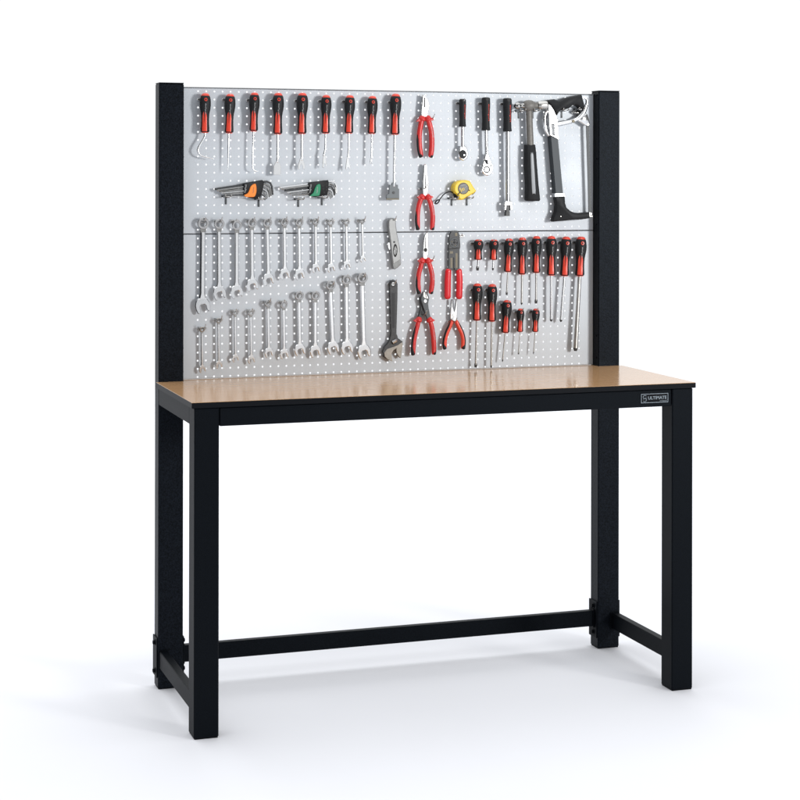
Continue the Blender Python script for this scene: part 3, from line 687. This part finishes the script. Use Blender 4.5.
# ------------------------------------------------------------------ ratchets and breaker bar
z = zm(445, 90, 6.16)
def rgrip(rt, top, bot, w, n=22):
    a, b_ = P3(z([top, bot]), n); d = b_-a; L = d.length; d.normalize(); r_ = w/6.16*mmpx(470)/2
    m_ = MB(); m_.lathe(a, d, [(0, r_*.6), (L*.01, r_*.85), (L*.04, r_*.98), (L*.2, r_), (L*.5, r_*.93), (L*.72, r_*.88), (L*.9, r_*.93), (L*.97, r_*1.02), (L*.99, r_*.95), (L, r_*.6)], 20)
    g_ = build(m_, 'grip', BLACK, rt, angle=50)
    vs, fs = text_mesh('TengTools', .3); m_ = MB(); sd = d.cross(Vector((0, -1, 0))).normalized(); sd = sd if sd.x > 0 else -sd; c = a+d*L*.46; hh = r_*.42
    def sf(u, v):
        th = R(20)+v*hh/r_; rr = r_*.96+.6
        return c-d*u*L*.52+Vector((0, -1, 0))*math.cos(th)*rr+sd*math.sin(th)*rr
    m_.add([sf(u, v) for u, v in vs], fs); build(m_, 'lettering', PRINTR, g_)
    hh_ = MB(); q = a+d*L*.06; hh_.lathe(q+Vector((0, -r_*.86, 0)), (0, -1, 0), [(0, r_*.45), (r_*.12, r_*.4), (r_*.13, .1)], 14, ref=Vector((0, 0, 1))); build(hh_, 'hanging_hole', DARK, g_)
    return b_, d, r_
RG = 'ratchet handles hanging right of the pliers'
rt = thing('small_ratchet', 'shortest ratchet with black disc head and red lettered grip', 'ratchet', pt((462.5, 99), 22), RG)
e, d, r_ = rgrip(rt, (108, 55), (108, 227), 41)
k = mmpx(470); m_ = MB(); q = pt((445+110/6.16, 90+365/6.16), 20); m_.lathe(e-d*4, d, [(0, 5.6), ((q-e).length+4, 5.2)], 14); build(m_, 'shaft', CHROME, rt)
hd = head(rt, z, [(98, 345), (122, 345), (136, 370), (140, 400), (130, 425), (110, 435), (90, 425), (80, 400), (84, 370)], 12, 26, CHROME, 'ratchet_head', 2, 3)
dot(hd, z, (110, 396), 22, 26, BLACK, 'selector_dial', 6.16, 2, 1.15); dot(hd, z, (118, 401), 5, 28, SATIN, 'selector', 6.16)
hook(459.6, 101.5, 'steel hook behind the grip of the shortest ratchet')
rt = thing('ratchet', 'medium ratchet with teardrop chrome head and black lever', 'ratchet', pt((485.9, 98), 22), RG)
e, d, r_ = rgrip(rt, (252, 45), (252, 250), 50)
m_ = MB(); q = pt((445+256/6.16, 90+430/6.16), 20); m_.lathe(e-d*4, (q-e), [(0, 6.4), ((q-e).length*.8, 5.6), ((q-e).length+4, 7)], 14); build(m_, 'shaft', CHROME, rt)
hd = head(rt, z, [(246, 395), (264, 395), (276, 430), (290, 465), (290, 500), (274, 522), (258, 528), (240, 522), (224, 500), (224, 465), (236, 430)], 12, 27, CHROME, 'ratchet_head', 2, 2.5)
mark(hd, z, [(240, 425), (262, 432), (266, 458), (256, 456)], 27, BLACK, 'lever', 2.5)
m_ = MB(); q = pt((445+258/6.16, 90+490/6.16), 27); m_.ring(q.x, q.z, 20/6.16*k, 13/6.16*k, 26.5, 28.2); build(m_, 'dial', DSTEEL, hd)
for p in ((232, 468), (282, 466)): dot(hd, z, p, 5, 27, DSTEEL, 'screw', 6.16)
hook(483, 101.5, 'steel hook behind the grip of the medium ratchet')
rt = thing('breaker_bar', 'long chrome breaker bar with black grip and swivel square drive', 'breaker bar', pt((507.3, 98), 22), RG)
e, d, r_ = rgrip(rt, (384, 50), (384, 257), 52)
m_ = MB(); q = pt((445+385/6.16, 90+690/6.16), 20); m_.lathe(e-d*4, (q-e), [(0, 7.6), ((q-e).length*.9, 7.3), ((q-e).length+4, 8.5)], 18); build(m_, 'shaft', CHROME, rt)
hd = head(rt, z, [(366, 684), (404, 684), (412, 705), (410, 738), (398, 742), (396, 712), (374, 712), (372, 742), (360, 738), (358, 705)], 12, 30, CHROME, 'fork_head', 0, 2)
m_ = MB(); a, b_ = P3(z([(385, 708), (384, 776)]), 21); m_.slab(P2(z([(375, 705), (396, 705), (396, 748), (398, 750), (398, 776), (372, 776), (372, 750), (375, 748)]), 24), 14, 27, 1.5); build(m_, 'square_drive', DSTEEL, rt)
hook(504, 101, 'steel hook behind the grip of the breaker bar')

# ------------------------------------------------------------------ hammer
rt = thing('ball_peen_hammer', 'ball peen hammer with grey head and black rubber grip', 'hammer', pt((529, 106), 26))
k = mmpx(530); a = pt((513.9, 106.1), 26); ax = (pt((547, 105.2), 26)-a).normalized()
m_ = MB(); m_.lathe(a, ax, [(x*k, r_*k) for x, r_ in ((0, .6), (.5, 1.7), (1.5, 2.8), (3.2, 3.5), (5, 3.1), (6.4, 2.2), (7.6, 1.9), (9.5, 2.6))], 24); build(m_, 'ball', DCHROME, rt, angle=60)
m_ = MB(); m_.lathe(a, ax, [(x*k, r_*k) for x, r_ in ((9.2, 2.4), (10.2, 4.0), (12, 4.9), (14.8, 5.3), (17.6, 4.9), (19.6, 4.0), (21, 3.0), (23, 2.9), (24, 3.3))], 24, flat=.72); hd_ = build(m_, 'head', GREYM, rt, angle=60)
m_ = MB(); m_.lathe(a, ax, [(x*k, r_*k) for x, r_ in ((23.8, 3.2), (25, 3.9), (26.5, 4.1), (31.5, 4.1), (32.6, 3.7), (32.8, 3))], 24); build(m_, 'striking_face', STEEL, rt, angle=40)
m_ = MB(); m_.sweep(P3([(529, 108), (529.6, 125), (530.4, 146)], 24), [3.1*k, 3.2*k, 3.35*k], 14, flat=.65, round_end=False); build(m_, 'neck', GREYM, rt, angle=60)
m_ = MB(); m_.slab(P2([(525.8, 144.6), (534.6, 144.6), (535.6, 152), (536.4, 165), (538, 185), (539.6, 199.8), (538.6, 201.2), (527.2, 201), (526.2, 199.8), (526.6, 185), (525.4, 165)], 24), 9, 34, 5); gp = build(m_, 'grip', BLACK, rt, angle=60)
m_ = MB(); m_.slab(P2([(530.6, 155), (532, 153.6), (533.4, 155), (535.6, 191), (534.6, 193.4), (533, 193.4), (532, 191)], 34), 33, 35, .6, 2); build(m_, 'grip_inlay', PALE, gp, angle=60)
hook(518.9, 111, 'steel bracket under the ball of the hammer head', 'fork', False); hook(532.9, 111, 'steel bracket under the striking face of the hammer', 'fork', False)

# ------------------------------------------------------------------ hacksaw
z = zm(505, 90, 8.42); zb = zm(520, 150, 10)
rt = thing('hacksaw', 'silver and black hacksaw hanging by its handle next to the right upright', 'saw', pt((565, 104), 20))
head(rt, z, [(346, 98), (372, 84), (405, 78), (440, 90), (470, 84), (510, 66), (570, 52), (630, 40), (640, 56), (655, 110), (662, 148), (648, 168), (628, 160), (606, 134), (580, 126), (552, 134), (530, 154), (480, 168), (450, 178), (430, 212), (412, 190), (394, 150)], 8, 34, BLACK, 'handle', 2, 5)
bdy = head(rt, z, [(356, 118), (380, 132), (404, 168), (426, 218), (438, 262), (440, 330), (446, 422), (408, 404), (370, 384), (362, 300)], 11, 30, mat('polished_alloy', (.66, .67, .68), .34, .9), 'front_casting', 0, 2.5)
m_ = MB(); m_.sweep(P3(z([(358, 172), (338, 205), (331, 245), (335, 300), (346, 345), (368, 384)]), 20), [5*1.0, 6, 6.5, 6.5, 6, 4], 10); build(m_, 'knuckle_guard', CHROME, rt, angle=60)
m_ = MB(); m_.sweep(P3(z([(432, 288), (490, 278), (560, 262), (615, 238), (655, 195), (676, 150), (690, 110), (686, 76), (664, 66), (648, 80)]), 20), [9, 8, 7, 8, 9, 7, 5.5, 4.5, 4, 3.5], 12, flat=.9); build(m_, 'arm', SATIN, rt, angle=60)
m_ = MB(); m_.slab(P2(z([(600, 250), (640, 226), (668, 200), (690, 205), (706, 262), (706, 300), (680, 300), (668, 296), (640, 276)]), 20), 15, 25, 2, 2); build(m_, 'blade_holder', CHROME, rt, angle=50)
dot(rt, z, (574, 262), 12, 27, BRONZE, 'wing_nut', 8.42, 3)
m_ = MB(); m_.sweep(P3(z([(566, 182), (585, 188), (610, 192), (632, 184)]), 10), [4, 5.5, 6, 4], 10); build(m_, 'tension_knob', DCHROME, rt, angle=60)
fr = [(549.8, 136), (557.3, 139.5), (562.3, 193.5), (554.6, 194)]
m_ = MB(); m_.slab(P2(fr, 22), 3, 30, 2); build(m_, 'frame_tube', mat('tube_grey', (.048, .057, .066), .45, 0, 1.35), rt)
m_ = MB(); m_.slab(P2([(553.6, 193.4), (563.2, 193), (563.8, 196.4), (554, 197)], 24), 10, 32, 1.5); build(m_, 'collar', CHROME, rt)
head(rt, zb, [(342, 466), (437, 462), (441, 530), (455, 575), (490, 608), (530, 625), (590, 630), (682, 622), (686, 682), (600, 694), (520, 697), (440, 706), (380, 710), (322, 716), (314, 700), (330, 660), (350, 610), (353, 540)], 10, 32, BLACK, 'lower_casting', 0, 3)
dot(rt, zb, (408, 664), 5, 32, STEEL, 'screw', 10)
m_ = MB(); bx = [(586.0, 122.4), (588.6, 122.4), (591.4, 216.2), (588.8, 216.2)]
m_.slab(P2(bx, 21), 19, 21.5, .4); bl = build(m_, 'blade', BLADE, rt)
m_ = MB()
pts_ = [(588.6, 122.8)]+[(588.6+2.75*i/60+(.28 if i % 2 else 0), 122.8+93*i/60) for i in range(61)]+[(588.3, 122.8)]
m_.slab([(q.x, q.z) for q in [bd(p[0], p[1], 20) for p in pts_]]+[(lambda q: (q.x, q.z))(bd(590.9, 215.8, 20))], 19.6, 20.8, .1); build(m_, 'teeth', GUN, bl)
m_ = MB(); m_.slab(P2(zb([(680, 622), (694, 618), (698, 650), (722, 654), (722, 668), (690, 672)]), 22), 14, 27, 1); build(m_, 'blade_clamp', DCHROME, rt)
for p in ((587.4, 124.6), (590.3, 213.6)): 
    m_ = MB(); q = bd(*p, 21); m_.lathe((q.x, YB-20, q.z), (0, -1, 0), [(0, 4), (5, 4), (6, 3)], 12, ref=Vector((0, 0, 1))); build(m_, 'pin', CHROME, rt)
m_ = MB(); q = [(391, 282), (418, 286), (420, 384), (394, 378)]; m_.slab(P2(z(q), 30), 29.5, 30.6, .2); lbp = build(m_, 'label_plate', DARK, bdy)
m_ = MB(); m_.slab(P2(z([(395, 290), (414, 293), (416, 376), (398, 371)]), 30.6), 30.4, 31, .2); build(m_, 'label_face', PALE, lbp)
q = bd(505+405.5/8.42, 90+332/8.42, 31); flat_text('TengTools', q.x, q.z, 9.0*k, 1.3*k, YB-31.3, DARK, lbp, rot=R(-88), shear=.3)
hook(561.8, 110.5, 'steel bracket under the middle of the hacksaw handle', 'fork', False); hook(577.5, 109.5, 'steel bracket under the right end of the hacksaw handle', 'fork', False)

# ------------------------------------------------------------------ hex key sets
def hexset(label, x0, col, key0, keyN, holder, blob, N, darkest, ribs):
    z = zm(x0, 172, 11.43); rt = thing('hex_key_set', label, 'hex keys', pt(z([(500, 200)])[0], 14), 'hex key sets in plastic holders')
    k = mmpx(x0+35)/11.43
    for i in range(N):
        t_ = i/(N-1); pts = [(a[0]*(1-t_)+b_[0]*t_, a[1]*(1-t_)+b_[1]*t_) for a, b_ in zip(key0, keyN)]
        r_ = (11.5*(1-t_)+6.0*t_)*k; P = P3(z(pts), 15+(4 if i % 2 else 0)+3*t_)
        mt = DSTEEL if i in darkest else (DCHROME if i % 3 else CHROME)
        m_ = MB(); m_.sweep(P, r_, hexa=True, round_end=False); m_.lathe(P[0]+(P[0]-P[1]).normalized()*r_*1.2, (P[1]-P[0]), [(0, r_*.4), (r_*.3, r_*.9), (r_*.9, r_*1.1), (r_*1.5, r_*.8), (r_*1.9, r_*.6)], 8)
        build(m_, 'hex_key', mt, rt)
    hd = head(rt, z, holder, 8, 25, BLACK, 'holder', 0, 2); 
    head(hd, z, blob, 24, 28, col, 'clip', 2, 1)
    q = pt(z([(407, 190)])[0], 25.4); flat_text('TengTools', q.x, q.z, 95*k, 22*k, YB-25.4, PRINT, hd, rot=R(82), shear=.3)
    q = pt(z([(497 if x0 < 250 else 484, 208)])[0], 28.3); flat_text('TengTools', q.x, q.z, 70*k, 15*k, YB-28.4, BRONZE if x0 < 250 else PRINT, hd, rot=R(85))
    for (a, b_) in ribs: dot(hd, z, (a, b_), 11, 25, DARK, 'socket', 11.43, 1)
hexset('hex key set in black holder with orange clip', 210, ORANGE,
       [(66, 195), (380, 147), (590, 112), (650, 110), (690, 128), (708, 165), (716, 262)], [(215, 282), (380, 285), (500, 283), (560, 280), (590, 292), (606, 308), (612, 335)],
       [(376, 130), (598, 92), (612, 118), (600, 200), (568, 300), (500, 306), (430, 288), (384, 268)],
       [(513, 133), (528, 160), (530, 215), (520, 262), (502, 284), (455, 286), (415, 286), (390, 264), (428, 246), (450, 205), (468, 160)], 7, (0, 5), [(545, 190), (555, 240), (560, 280)])
hexset('star key set in black holder with green clip', 275, GREEN,
       [(60, 176), (380, 136), (590, 108), (650, 106), (684, 122), (700, 160), (706, 240)], [(232, 288), (380, 270), (500, 280), (560, 280), (600, 290), (616, 304), (622, 322)],
       [(378, 120), (600, 92), (608, 115), (602, 215), (592, 262), (520, 278), (455, 284), (386, 272)],
       [(512, 136), (520, 175), (516, 225), (506, 268), (470, 275), (425, 275), (396, 274), (436, 240), (452, 195), (476, 150)], 7, (2,), [(545, 160), (548, 195), (560, 235), (585, 130), (588, 170), (590, 205)])
hook(226.0, 196.4, 'steel bracket under the long ends of the orange clip key set', 'fork', False); hook(258.8, 199, 'steel bracket under the holder of the orange clip key set', 'fork', False)
hook(298.4, 199, 'steel bracket under the long ends of the green clip key set', 'fork', False); hook(322, 197.4, 'steel bracket under the holder of the green clip key set', 'fork', False)

# ------------------------------------------------------------------ tape measure
z = zm(430, 172, 13.333); rt = thing('tape_measure', 'yellow tape measure with black wrist strap resting on two brackets', 'tape measure', pt((461, 191), 16))
bdy = head(rt, z, [(298, 205), (312, 165), (345, 130), (400, 108), (470, 108), (512, 120), (532, 150), (560, 200), (600, 252), (566, 284), (480, 332), (418, 370), (388, 372), (362, 350), (356, 318), (318, 284), (300, 248)], 4, 34, YELLOW, 'case', 0, 4)
k = mmpx(461)/13.333; q = pt((430+445/13.333, 172+220/13.333), 34)
m_ = MB(); m_.disc(q.x, q.z, 70*k, 33, 34.8, 32); dk = build(m_, 'label_disc', mat('disc_grey', (.14, .14, .13), .4), bdy)
m_ = MB(); m_.ring(q.x, q.z, 72*k, 64*k, 33.5, 35.4, 32); build(m_, 'label_rim', DSTEEL, dk)
flat_text('5m', q.x-18*k, q.z-10*k, 62*k, 48*k, YB-35.1, YELLOW, dk, rot=R(25)); flat_text('TengTools', q.x+22*k, q.z+10*k, 62*k, 14*k, YB-35.1, PRINT, dk, rot=R(35)); flat_text('TengTools', q.x+2*k, q.z+40*k, 76*k, 17*k, YB-35.1, PRINT, dk, rot=R(12))
dot(bdy, z, (524, 244), 8, 34, DARK, 'rivet', 13.333)
m_ = MB(); m_.slab(P2(z([(362, 302), (410, 246), (416, 252), (380, 306)]), 34), 33.5, 34.8, .2); build(m_, 'printed_stroke', DARK, bdy)
m_ = MB(); m_.slab(P2(z([(560, 282), (588, 262), (600, 240), (608, 244), (598, 276), (570, 302)]), 22), 12, 24, .6); build(m_, 'end_hook', DSTEEL, rt)
head(rt, z, [(318, 286), (358, 320), (362, 352), (345, 358), (332, 330)], 8, 26, DARK, 'lock', 0, 2)
m_ = MB(); m_.sweep(P3(z([(322, 296), (295, 270), (255, 264), (215, 278), (175, 308), (140, 352), (124, 372)]), 14), 1.9, 8)
m_.sweep(P3(z([(124, 372), (100, 376), (80, 394), (70, 414), (80, 424), (102, 414), (122, 390), (126, 370)]), 12), 2.2, 8); build(m_, 'wrist_strap', BLACK, rt, angle=60)
hook(451.8, 198.2, 'steel bracket under the left side of the tape measure', 'fork', False); hook(466.9, 198.0, 'steel bracket under the right side of the tape measure', 'fork', False)

# ------------------------------------------------------------------ light
w = bpy.data.worlds.new('World'); S.world = w; w.use_nodes = True; nt = w.node_tree; bg = nt.nodes['Background']
tc = nt.nodes.new('ShaderNodeTexCoord'); sx = nt.nodes.new('ShaderNodeSeparateXYZ'); nt.links.new(tc.outputs['Generated'], sx.inputs[0])
def mr(src, a, b_, c, d):
    n = nt.nodes.new('ShaderNodeMapRange'); n.interpolation_type = 'SMOOTHSTEP'; nt.links.new(src, n.inputs[0])
    for i, v in enumerate((a, b_, c, d)):
        n.inputs[1+i].default_value = v
    return n
WB, WF, WFT = 1.08, 0.13, 1.9
back = mr(sx.outputs[1], -.25, .25, 0, 1); high = mr(sx.outputs[2], .35, .95, 0, 1)
def mixn(f, a, b_):
    n = nt.nodes.new('ShaderNodeMix'); nt.links.new(f, n.inputs[0])
    for i, v in ((2, a), (3, b_)):
        if isinstance(v, float): n.inputs[i].default_value = v
        else: nt.links.new(v, n.inputs[i])
    return n.outputs[0]
front = mixn(high.outputs[0], WF, WFT); bk = mixn(high.outputs[0], WB, WFT)
nt.links.new(mixn(back.outputs[0], front, bk), bg.inputs['Strength'])
bg.inputs['Color'].default_value = (.97, .985, 1.0, 1)
def area(name, loc, tgt, size, power, col=(1, 1, 1), sy=None):
    l = bpy.data.lights.new(name, 'AREA'); l.shape = 'RECTANGLE'; l.size = size; l.size_y = sy or size; l.energy = power; l.color = col
    o = bpy.data.objects.new(name, l); COL.objects.link(o); o.location = loc
    o.rotation_euler = (Vector(tgt)-Vector(loc)).to_track_quat('-Z', 'Y').to_euler(); return o
area('key_softbox', (4.5, -5.2, 2.15), (.85, .5, 1.60), 1.1, 28, (1, .99, .97)).data.spread = R(55)
area('fill_softbox', (2.7, -4.9, 1.45), (.9, .5, 1.25), 3.0, 13.5, (.96, .98, 1), 2.2)

area('added_floor_wash', (.9, 6.0, 3.4), (.9, 5.2, 0), 9.0, 110, (.98, .99, 1), 3.0)  # lamp added out of view to brighten the far floor
S.render.engine = 'CYCLES'
S.view_settings.view_transform = 'Standard'; S.view_settings.look = 'None'; S.view_settings.exposure = 0; S.view_settings.gamma = 1
S.render.resolution_x = 1024; S.render.resolution_y = 1024
